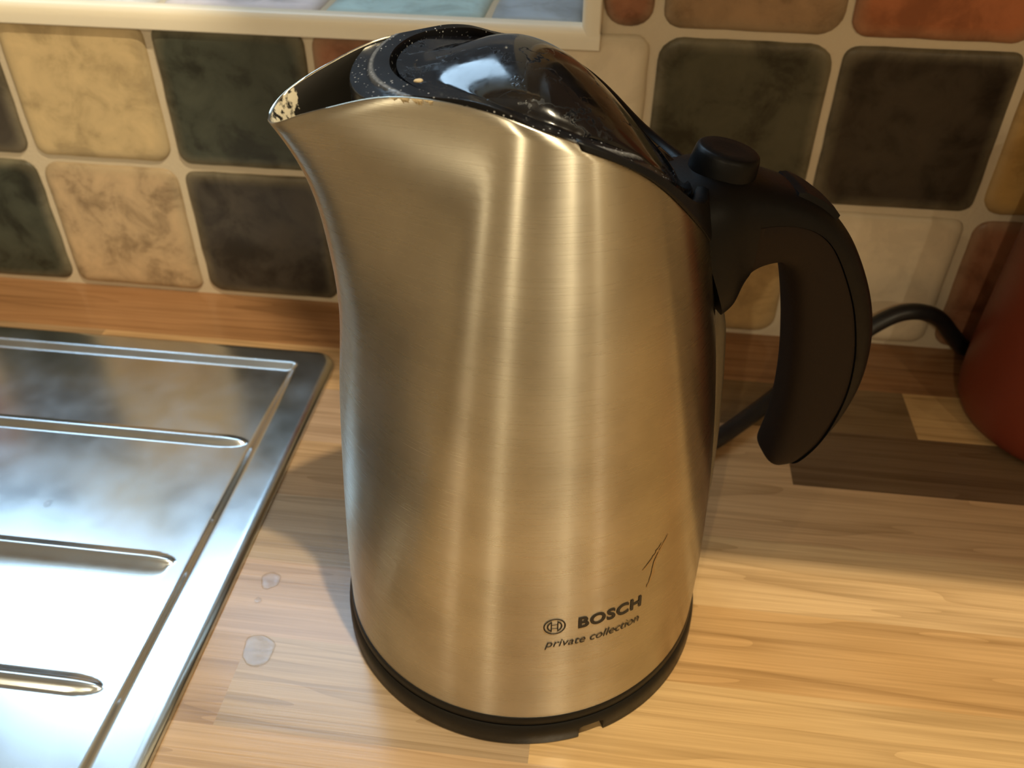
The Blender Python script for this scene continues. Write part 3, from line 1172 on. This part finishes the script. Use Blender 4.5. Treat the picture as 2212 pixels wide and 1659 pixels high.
def lid_z(u, v):
    b = zopen(u)
    w = np.interp(u, DU, DW)
    h = cspl(ZU, ZR, np.clip(u, ZU[0], ZU[-1])) - b
    q_ = np.clip(1 - (np.abs(v) / np.maximum(w, 1e-4)) ** 2, 0, 1)
    # soft shoulder: the dome flows into the lid plate at the front, steeper along the flanks
    p = 0.62 + 0.75 * sstep(-0.005, -0.036, u)
    return b - 0.0006 + h * q_ ** p * ((u > DU[0]) & (u < DU[-1]))


def collar_z(u, v):
    b = zopen(u)
    r2 = np.hypot(u + 0.004, v)
    step = sstep(0.0500, 0.0492, r2)
    crown = np.interp(u, [-0.050, -0.044, -0.037, -0.026, -0.016, -0.008, 0.0], [0.0, 0.0012, 0.0024, 0.0022, 0.0012, 0.0, -0.0004])
    return b - 0.0004 + 0.0011 * step + crown * sstep(0.030, 0.042, np.abs(v))


def polar_sheet(name, Ra, Rb, zf, nr, skirt_in=0.0, skirt_out=0.0, centre=False):
    V = []; F = []
    ts = np.linspace(0, 1, nr)
    rows = []
    for t in ts:
        r = Ra + (Rb - Ra) * t
        u = r * np.cos(th); v = r * np.sin(th)
        rows.append(np.stack([u, v, zf(u, v)], -1))
    if skirt_out > 0:
        a = rows[-1].copy(); a[:, 2] -= 0.0006; a[:, :2] *= 1.004
        a2 = a.copy(); a2[:, 2] -= skirt_out
        rows += [a, a2]
    if skirt_in > 0:
        a = rows[0].copy(); a[:, 2] -= 0.0005; a[:, :2] *= 0.996
        a2 = a.copy(); a2[:, 2] -= skirt_in
        rows = [a2, a] + rows
    V = np.concatenate(rows)
    for i in range(len(rows) - 1):
        for k in range(NT):
            F.append((i * NT + k, i * NT + (k + 1) % NT, (i + 1) * NT + (k + 1) % NT, (i + 1) * NT + k))
    if centre:
        F.append(tuple(range(NT - 1, -1, -1)))
    me = mesh_from(name, V, F)
    bm = bmesh.new(); bm.from_mesh(me); bmesh.ops.recalc_face_normals(bm, faces=bm.faces)
    # make sure the sheet faces up
    bm.to_mesh(me); bm.free()
    return me


me = polar_sheet('lid_collar', np.minimum(Rgap, Rcol - 0.0005), Rcol, collar_z, 26, 0.006, 0.022)
kpart('lid_collar', me, COLLAR); sharp(me, 45)
me = polar_sheet('lid', Rlid * 0.001, Rlid, lid_z, 90, 0.0, 0.006, centre=True)
lid = kpart('lid', me, GLOSS); sharp(me, 60)
lid['label'] = 'glossy black domed lid'
# dark floor of the gap between lid and collar
me = polar_sheet('gap_floor', Rlid * 0.9, np.minimum(Rgap + 0.001, Ropen), lambda u, v: zopen(u) - 0.0052, 3)
kpart('lid_seal', me, SATIN)
# limescale crumb on the lid front
def blob(name, loc, r, hgt, seed, sides=20, squash=(1, 1)):
    V = []; F = []
    prof = [(1.0, 0.0), (0.92, 0.45), (0.7, 0.8), (0.4, 0.96)]
    for pr, ph in prof:
        for k in range(sides):
            a = 2 * math.pi * k / sides
            rr = r * (1 + 0.28 * noise.noise(Vector((math.cos(a) * 1.3, math.sin(a) * 1.3, seed))))
            V.append((loc[0] + pr * rr * math.cos(a) * squash[0], loc[1] + pr * rr * math.sin(a) * squash[1], loc[2] + hgt * ph))
    V.append((loc[0], loc[1], loc[2] + hgt))
    for i in range(len(prof) - 1):
        for k in range(sides):
            F.append((i * sides + k, i * sides + (k + 1) % sides, (i + 1) * sides + (k + 1) % sides, (i + 1) * sides + k))
    for k in range(sides):
        F.append(((len(prof) - 1) * sides + k, (len(prof) - 1) * sides + (k + 1) % sides, len(V) - 1))
    F.append(tuple(range(sides - 1, -1, -1)))
    me = mesh_from(name, V, F)
    fix(me)
    return me


# handle mount: black shell continuing the jug wall at the back, between steel edge and lid
fb = np.linspace(0.60, 1, 50)
zb0 = rimz(fb) - 0.0015
zb1 = np.interp(fb, fo, zo) + 0.0004
rows = []
for t in np.linspace(0, 1, 24):
    z = zb0 + (zb1 - zb0) * t
    off = (0.0003 + 0.0006 * sstep(0.60, 0.68, fb) + 0.0040 * sstep(0.84, 0.97, fb) * sstep(0.215, 0.195, z)) * math.sin(min(t * 5 + 0.15, 1.57))
    u, v = section(z, fb, -off)
    rows.append(np.concatenate([np.stack([u, v, z], -1), np.stack([u, -v, z], -1)[:-1][::-1]]))
# fold the top edge inwards under the lid
for ins, dz in ((0.0006, 0.0005), (0.0030, 0.0003), (0.006, -0.003)):
    u, v = section(zb1, fb, ins)
    z = zb1 + dz
    rows.append(np.concatenate([np.stack([u, v, z], -1), np.stack([u, -v, z], -1)[:-1][::-1]]))
m1 = rows[0].shape[0]
V = np.concatenate(rows)
F = [(i * m1 + k, i * m1 + k + 1, (i + 1) * m1 + k + 1, (i + 1) * m1 + k) for i in range(len(rows) - 1) for k in range(m1 - 1)]
me = mesh_from('handle_mount', V, F); fix(me)
mount = kpart('handle_mount', me, SATIN)
mod = mount.modifiers.new('Solidify', 'SOLIDIFY'); mod.thickness = 0.0012; mod.offset = -1

# handle loft
HS = [  # outer (u,z), inner (u,z), half width, seam fraction
    (0.0520, 0.2262, 0.0745, 0.1705, 0.0255, 0.34),
    (0.0640, 0.2282, 0.0784, 0.1738, 0.0235, 0.34),
    (0.0740, 0.2272, 0.0806, 0.1794, 0.0205, 0.34),
    (0.0860, 0.2240, 0.0838, 0.1858, 0.0182, 0.34),
    (0.0975, 0.2200, 0.0905, 0.1890, 0.0167, 0.33),
    (0.1090, 0.2142, 0.0975, 0.1892, 0.0158, 0.32),
    (0.1190, 0.2060, 0.1028, 0.1842, 0.0152, 0.31),
    (0.1285, 0.1945, 0.1066, 0.1730, 0.0148, 0.31),
    (0.1385, 0.1770, 0.1098, 0.1595, 0.0146, 0.30),
    (0.1450, 0.1610, 0.1122, 0.1470, 0.0145, 0.30),
    (0.1484, 0.1460, 0.1142, 0.1340, 0.0145, 0.29),
    (0.1494, 0.1280, 0.1156, 0.1190, 0.0143, 0.28),
    (0.1462, 0.1110, 0.1160, 0.1040, 0.0140, 0.26),
    (0.1400, 0.0960, 0.1152, 0.0915, 0.0135, 0.22),
    (0.1325, 0.0855, 0.1140, 0.0835, 0.0126, 0.18),
    (0.1275, 0.0810, 0.1150, 0.0800, 0.0110, 0.14),
    (0.1240, 0.0793, 0.1180, 0.0788, 0.0075, 0.10),
]
HS = np.array(HS)
tt = np.arange(len(HS)); ts = np.linspace(0, len(HS) - 1, 97)
H = np.stack([cspl(tt, HS[:, i], ts) for i in range(6)], -1)
NC = 48


def handle_ring(h, part):
    ou, oz, iu, iz, w, sf = h
    out = []
    for k in range(NC):
        a = 2 * math.pi * k / NC
        ca, sa = math.cos(a), math.sin(a)
        ex = 2.0 / 3.2
        x = math.copysign(abs(ca) ** ex, ca)      # +1 outer .. -1 inner
        y = math.copysign(abs(sa) ** ex, sa) * w
        t = 0.5 - 0.5 * x                          # 0 outer, 1 inner
        if part == 'neck':
            pass
        elif part == 'spine':
            t = min(t, sf)
        else:
            t = max(t, sf + 0.012)
            y *= 0.965
        out.append((ou + (iu - ou) * t, y, oz + (iz - oz) * t))
    return out


NECK = 16
for part, m, lo, hi in (('neck', SATIN, 0, NECK), ('spine', SATIN, NECK, len(H) - 1), ('grip', GRIP, NECK, len(H) - 1)):
    V = []; F = []
    HH = H[lo:hi + 1]
    for h in HH:
        V += handle_ring(h, part)
    for i in range(len(HH) - 1):
        for k in range(NC):
            F.append((i * NC + k, i * NC + (k + 1) % NC, (i + 1) * NC + (k + 1) % NC, (i + 1) * NC + k))
    F.append(tuple(range(NC - 1, -1, -1))); F.append(tuple((len(HH) - 1) * NC + k for k in range(NC)))
    me = mesh_from('handle_' + part, V, F); fix(me)
    o = kpart('handle_' + part, me, m); sharp(me, 40)
    if part == 'grip':
        o['label'] = 'black soft-touch side of the handle, warm reflection painted in as brown'

# raised pad on top of the handle spine
V = []; F = []
rows = []
for i, t in enumerate(np.linspace(4.1, 5.75, 20)):
    ou = cspl(tt, HS[:, 0], t); oz = cspl(tt, HS[:, 1], t); iu = cspl(tt, HS[:, 2], t); iz = cspl(tt, HS[:, 3], t)
    d = np.array([ou - iu, oz - iz]); d /= np.linalg.norm(d)
    hh = 0.0016 * float(sstep(0, 3, np.array(i))) * (1.0 if i < 19 else 0.9)
    wv_ = 0.0105
    for yy, k in ((-wv_, -1.5), (-wv_ * 0.9, hh / 0.0016 * 0.7), (-wv_ * 0.4, hh / 0.0016), (wv_ * 0.4, hh / 0.0016), (wv_ * 0.9, hh / 0.0016 * 0.7), (wv_, -1.5)):
        V.append((ou + d[0] * 0.0016 * k, yy, oz + d[1] * 0.0016 * k))
for i in range(19):
    for k in range(5):
        F.append((i * 6 + k, i * 6 + k + 1, (i + 1) * 6 + k + 1, (i + 1) * 6 + k))
F.append(tuple(range(6))); F.append(tuple(19 * 6 + k for k in range(6)))
me = mesh_from('handle_pad', V, F); fix(me)
kpart('handle_pad', me, SATIN); sharp(me, 40)

# round power switch on top of the handle root
me = lathe_mesh('power_switch', [(0.0130, -0.010), (0.0125, 0.0), (0.0120, 0.0038), (0.0115, 0.0052), (0.0106, 0.0058), (0.006, 0.0055), (0.0, 0.0053)], 64)
sw = kpart('power_switch', me, SATIN); sharp(me, 60)
sw.location = (0.0718, 0.0, 0.2284)
sw.rotation_euler = (0, math.radians(11), 0)
sw['label'] = 'round black power switch'

# water gauge window at the back, under the handle
m, nt, b = mat('gauge_plastic')
b.inputs['Base Color'].default_value = (0.22, 0.18, 0.12, 1)
b.inputs['Roughness'].default_value = 0.22
b.inputs['Transmission Weight'].default_value = 0.45
b.inputs['IOR'].default_value = 1.45
ns = N(nt, 'ShaderNodeTexNoise'); ns.inputs['Scale'].default_value = 220
bp = N(nt, 'ShaderNodeBump'); bp.inputs['Strength'].default_value = 0.25; bp.inputs['Distance'].default_value = 0.001
L(nt, ns.outputs['Fac'], bp.inputs['Height']); L(nt, bp.outputs['Normal'], b.inputs['Normal'])
GAUGE = m
zz = np.linspace(0.020, 0.1795, 60)
V = []; F = []
for z in zz:
    uc, _ = section(np.array([z]), np.array([1.0]))
    uc = float(uc[0])
    tt_ = min(max(float((z - 0.020) / (0.1795 - 0.020)), 0.0), 1.0)
    pr = 0.0046 + 0.0022 * tt_
    e0 = min(1.0, math.sqrt(max(0.0, 1 - ((tt_ - 0.86) / 0.14) ** 2))) if tt_ > 0.86 else 1.0
    e1 = min(1.0, max(tt_ / 0.05, 0.0) ** 0.5) if tt_ < 0.05 else 1.0
    w = 0.0125 * max(e0, 0.05)
    pr *= max(e0 * e1, 0.03)
    for yy, k in ((-1.0, -0.5), (-1.0, 0.25), (-0.93, 0.62), (-0.7, 0.9), (-0.3, 1.0), (0.3, 1.0), (0.7, 0.9), (0.93, 0.62), (1.0, 0.25), (1.0, -0.5)):
        y = yy * w
        V.append((uc - (y * y) / (2 * 0.078) + pr * k, y, z))
n10 = 10
for i in range(len(zz) - 1):
    for k in range(n10):
        F.append((i * n10 + k, i * n10 + (k + 1) % n10, (i + 1) * n10 + (k + 1) % n10, (i + 1) * n10 + k))
F.append(tuple(range(n10))); F.append(tuple((len(zz) - 1) * n10 + k for k in range(n10)))
me = mesh_from('water_gauge', V, F); fix(me)
o = kpart('water_gauge', me, GAUGE); sharp(me, 50)
o['label'] = 'cloudy translucent water level window'


# ---- printed logo, mapped on to the curved wall
def surf_point(ang_deg, z, off=0.0):
    """point of the jug wall at world azimuth ang_deg about the kettle axis, in kettle space"""
    a = math.radians(ang_deg) - PHI
    t = z / .25
    r = KR[0] + KR[1] * t + KR[2] * t * t + KR[3] * t ** 3
    c = KC * t
    d = (math.cos(a), math.sin(a))
    bq = c * d[0]
    R_ = bq + math.sqrt(max(bq * bq - c * c + r * r, 0)) + off
    return (R_ * d[0], R_ * d[1], z)


def wrap(me, ang0, z0, off=0.00025):
    for v in me.vertices:
        p = surf_point(ang0 + math.degrees(v.co.x / 0.0826), z0 + v.co.y, off)
        v.co = p


def text_mesh(body_, size, width, bold=0.0, shear=0.0, spacing=1.0):
    cu = bpy.data.curves.new('text', 'FONT')
    cu.body = body_
    cu.size = size
    cu.offset = bold
    cu.shear = shear
    cu.space_character = spacing
    cu.resolution_u = 6
    ob = bpy.data.objects.new('text_tmp', cu)
    COL.objects.link(ob)
    dg = bpy.context.evaluated_depsgraph_get()
    me = bpy.data.meshes.new_from_object(ob.evaluated_get(dg))
    bpy.data.objects.remove(ob)
    xs = [v.co.x for v in me.vertices]
    x0, x1 = min(xs), max(xs)
    k = width / (x1 - x0)
    for v in me.vertices:
        v.co.x = (v.co.x - x0) * k
        v.co.z = 0
    bm = bmesh.new(); bm.from_mesh(me)
    bmesh.ops.triangulate(bm, faces=bm.faces)
    for _ in range(1):
        bmesh.ops.subdivide_edges(bm, edges=[e for e in bm.edges if e.calc_length() > 0.0015], cuts=1)
        bmesh.ops.triangulate(bm, faces=[f for f in bm.faces if len(f.verts) > 3])
    bm.to_mesh(me); bm.free()
    me.materials.clear()
    return me


def sub_on_body(name, me, m):
    o = link(name, me, m, body, smooth=False)
    return o


RL = 0.0826
me = text_mesh('BOSCH', 0.0082, math.radians(68.5 - 48.9) * RL, bold=0.00030, spacing=1.10)
wrap(me, -68.5, 0.0750)
sub_on_body('lettering', me, PRINT)
me = text_mesh('private collection', 0.0062, math.radians(77.7 - 49.2) * RL, bold=0.00002, shear=0.28, spacing=1.0)
wrap(me, -77.7, 0.0658)
sub_on_body('lettering', me, PRINT)


def emblem():
    bm = bmesh.new()
    R1, R2 = 0.00445, 0.00390          # outer ring

    def ring(ra, rb, n=48):
        a = [bm.verts.new((ra * math.cos(2 * math.pi * k / n), ra * math.sin(2 * math.pi * k / n), 0)) for k in range(n)]
        b_ = [bm.verts.new((rb * math.cos(2 * math.pi * k / n), rb * math.sin(2 * math.pi * k / n), 0)) for k in range(n)]
        for k in range(n):
            bm.faces.new((a[k], a[(k + 1) % n], b_[(k + 1) % n], b_[k]))

    ring(R1, R2)

    def quad(x0, x1, y0, y1):
        nseg = 4
        prev = None
        for i in range(nseg + 1):
            x = x0 + (x1 - x0) * i / nseg
            cur = (bm.verts.new((x, y0, 0)), bm.verts.new((x, y1, 0)))
            if prev:
                bm.faces.new((prev[0], cur[0], cur[1], prev[1]))
            prev = cur

    # armature: two flat-sided segments joined by two bars
    for s in (-1, 1):
        ri, ro = 0.00250, 0.00310
        xa = 0.00128
        n = 14
        ao = math.acos(xa / ro)
        prev = None
        for i in range(n + 1):
            a = -ao + 2 * ao * i / n
            po = (s * ro * math.cos(a), ro * math.sin(a))
            pi_ = (s * max(ri * math.cos(a), xa), ri * math.sin(a))
            cur = (bm.verts.new((*po, 0)), bm.verts.new((*pi_, 0)))
            if prev:
                bm.faces.new((prev[0], cur[0], cur[1], prev[1]))
            prev = cur
        yb = math.sqrt(ro * ro - xa * xa)
        quad(s * xa - 0.00022, s * xa + 0.00022, -yb, yb)
    quad(-0.00128, 0.00128, 0.00085, 0.00122)
    quad(-0.00128, 0.00128, -0.00122, -0.00085)
    me = bpy.data.meshes.new('emblem')
    bmesh.ops.triangulate(bm, faces=bm.faces)
    bm.to_mesh(me); bm.free()
    return me


me = emblem()
wrap(me, -75.1, 0.0778)
sub_on_body('emblem', me, PRINT)

def ribbon(name, pts, m):
    V = []; F = []
    P_ = [Vector((a, z, 0)) for a, z, w in pts]
    Wd = [w for a, z, w in pts]
    n = 8
    k = 0
    for i in range(len(P_) - 1):
        for j in range(n + (1 if i == len(P_) - 2 else 0)):
            t = j / n
            a = P_[i].x + (P_[i + 1].x - P_[i].x) * t
            z = P_[i].y + (P_[i + 1].y - P_[i].y) * t
            w = Wd[i] + (Wd[i + 1] - Wd[i]) * t
            wob = noise.noise(Vector((a * 1.3, z * 300, 2.0)))
            wa = math.degrees(max(w * (0.6 + 0.8 * abs(wob)), 0.0001) / RL)
            c = a + 0.6 * wob
            V.append(surf_point(c - wa / 2, z, 0.0002)); V.append(surf_point(c + wa / 2, z, 0.0002))
            k += 1
    F = [(2 * i, 2 * i + 1, 2 * i + 3, 2 * i + 2) for i in range(k - 1)]
    me = mesh_from(name, V, F)
    fix(me)
    return link(name, me, m, body)


STAIN = plain('tea_stain', (0.44, 0.36, 0.25), 0.36, metal=1.0)
ribbon('stain', [(-40.0, 0.1065, 0.0008), (-43.0, 0.1010, 0.0022), (-45.0, 0.0960, 0.0016), (-45.6, 0.0900, 0.0020), (-47.2, 0.0835, 0.0006)], STAIN)
ribbon('stain', [(-42.5, 0.1040, 0.0012), (-45.0, 0.0998, 0.0022), (-47.5, 0.0965, 0.0030), (-49.2, 0.0948, 0.0008)], STAIN)
# limescale crust on the near rim
LIME = plain('limescale', (0.46, 0.36, 0.21), 0.8, bump=0.6, bscale=900)


def crust(f0, f1, depth, seed, nn=26):
    V = []; F = []
    for i in range(nn + 1):
        f = f0 + (f1 - f0) * i / nn
        zt = float(rimz(np.array([f]))[0])
        e = max(math.sin(math.pi * i / nn), 0.0) ** 0.7
        dd = depth * e * (0.35 + 0.65 * abs(noise.noise(Vector((i * 0.37, seed, 0.5)))) * 1.8)
        for t, off in ((0, 0.0003), (0.5, 0.0005), (1, 0.0001)):
            z = zt + 0.0003 - dd * t
            u, v = section(np.array([z]), np.array([f]), -off)
            V.append((float(u[0]), -float(v[0]), z))
    for i in range(nn):
        for k in range(2):
            F.append((i * 3 + k, i * 3 + k + 1, i * 3 + k + 4, i * 3 + k + 3))
    me = mesh_from('limescale', V, F)
    return me


for f0, f1, dp, sd in ((0.335, 0.352, 0.0022, 1.0), (0.356, 0.374, 0.0032, 2.7), (0.376, 0.392, 0.0016, 4.1), (0.318, 0.332, 0.0010, 6.0)):
    o = link('limescale', crust(f0, f1, dp, sd), LIME, body)
o = kpart('limescale', blob('limescale', (-0.0385, -0.0190, float(zopen(np.array([-0.0385]))[0]) + 0.0009), 0.0018, 0.0007, 3.3, squash=(0.9, 0.7)), LIME)

# ------------------------------------------------------------------ power base and cord
base = tag(empty('power_base', KLOC, PHI), 'low round black power base under the steel kettle, with its cord', 'kettle base')
prof = [(0.082, 0.0), (0.0862, 0.0), (0.0868, 0.0008), (0.0866, 0.0080), (0.0862, 0.0108), (0.0852, 0.0122), (0.060, 0.0124)]
NB = 256
V = []; F = []
na = math.radians(-62.5) - PHI            # cord notch direction (front)
for r, z in prof:
    for k in range(NB):
        a = 2 * math.pi * k / NB
        V.append((r * math.cos(a), r * math.sin(a), z))
me = lathe_mesh('base_disc', prof, NB)
disc = link('base_disc', me, BASEBLK, base); sharp(me, 40)
# cut the cord notch with a boolean
cut = bpy.data.objects.new('notch_cutter', box_mesh('notch_cutter', 0.074, 0.10, -0.0060, 0.0060, -0.01, 0.0078, 0.0022))
COL.objects.link(cut)
cut.rotation_euler = (0, 0, na + PHI)
cut.location = KLOC
bpy.context.view_layer.update()
md = disc.modifiers.new('notch', 'BOOLEAN'); md.object = cut; md.operation = 'DIFFERENCE'; md.solver = 'EXACT'
dg = bpy.context.evaluated_depsgraph_get()
nm = bpy.data.meshes.new_from_object(disc.evaluated_get(dg))
disc.modifiers.clear(); old = disc.data; disc.data = nm
bpy.data.objects.remove(cut)
nm.polygons.foreach_set('use_smooth', [True] * len(nm.polygons))
sharp(nm, 40)
cord_pts = [(0.425, -0.185, 0.0052), (0.452, -0.145, 0.0050), (0.4800, -0.1170, 0.0050), (0.5080, -0.0860, 0.0065), (0.535, -0.060, 0.016), (0.562, -0.0420, 0.030), (0.585, -0.033, 0.0450),
            (0.602, -0.029, 0.0490), (0.620, -0.022, 0.0410), (0.636, -0.014, 0.0240), (0.650, -0.0065, 0.0090), (0.662, -0.0060, 0.0060)]
o = rel(link('power_cord', tube('power_cord', cord_pts, 0.0054, 14), CORDM), base)
o['label'] = 'black cord arching up towards the tiled wall'

# ------------------------------------------------------------------ red canister at the right edge
can = tag(empty('canister', (0.6965, -0.0685, 0.0)), 'red round-bottomed canister cut off by the right edge of the picture', 'canister')
prof = [(0.030, 0.0012), (0.050, 0.0006), (0.0570, 0.0014), (0.0615, 0.0045), (0.0640, 0.0100), (0.0652, 0.0180), (0.0655, 0.030), (0.0652, 0.060), (0.0640, 0.10), (0.0626, 0.145), (0.0612, 0.170), (0.0585, 0.1755), (0.030, 0.178), (0.0, 0.179)]
me = lathe_mesh('canister_body', prof, 96)
o = link('canister_body', me, RED, can); sharp(me, 60)
# dark round knob on its front
me = lathe_mesh('knob', [(0.0095, -0.004), (0.0095, 0.003), (0.0085, 0.0045), (0.0, 0.005)], 32)
o = link('knob', me, CORDM, can); sharp(me, 40)
ka = math.radians(-137)
ka = math.radians(-120)
o.location = (0.0652 * math.cos(ka), 0.0652 * math.sin(ka), 0.0430)
o.rotation_euler = (0, math.pi / 2, ka)
o['label'] = 'black round knob'

# ------------------------------------------------------------------ water
wet = [((0.1010, -0.2210), 0.0024, 0.0010, 'small round water drop on the drainer behind the middle rib', 'drop'),
       ((0.1494, -0.3005), 0.0042, 0.0009, 'larger flat water drop on the bright drainer between two ribs', 'drop'),
       ((0.1968, -0.2216), 0.0022, 0.0009, 'small water drop in the corner of the drainer pan beside its right edge', 'drop'),
       ((0.2421, -0.2557), 0.0052, 0.0003, 'round wet spot on the worktop left of the kettle', 'drop'),
       ((0.2400, -0.2690), 0.0018, 0.0002, 'tiny wet spot on the worktop below the round one', 'drop'),
       ((0.2500, -0.2965), 0.0080, 0.00025, 'irregular wet patch on the worktop left of the kettle base', 'drop')]
for i, ((x, y), r, hh, lab, cat) in enumerate(wet):
    z = float(sink_height(np.array([x]), np.array([y]))[0]) + 0.0009 if x < SX1 else 0.0001
    o = link('water_drop', blob('water_drop', (0, 0, 0), r, hh, i * 2.3, squash=(1.0, 1.15)), WATER)
    o.location = (x, y, z)
    tag(o, lab, cat, 'water drops')
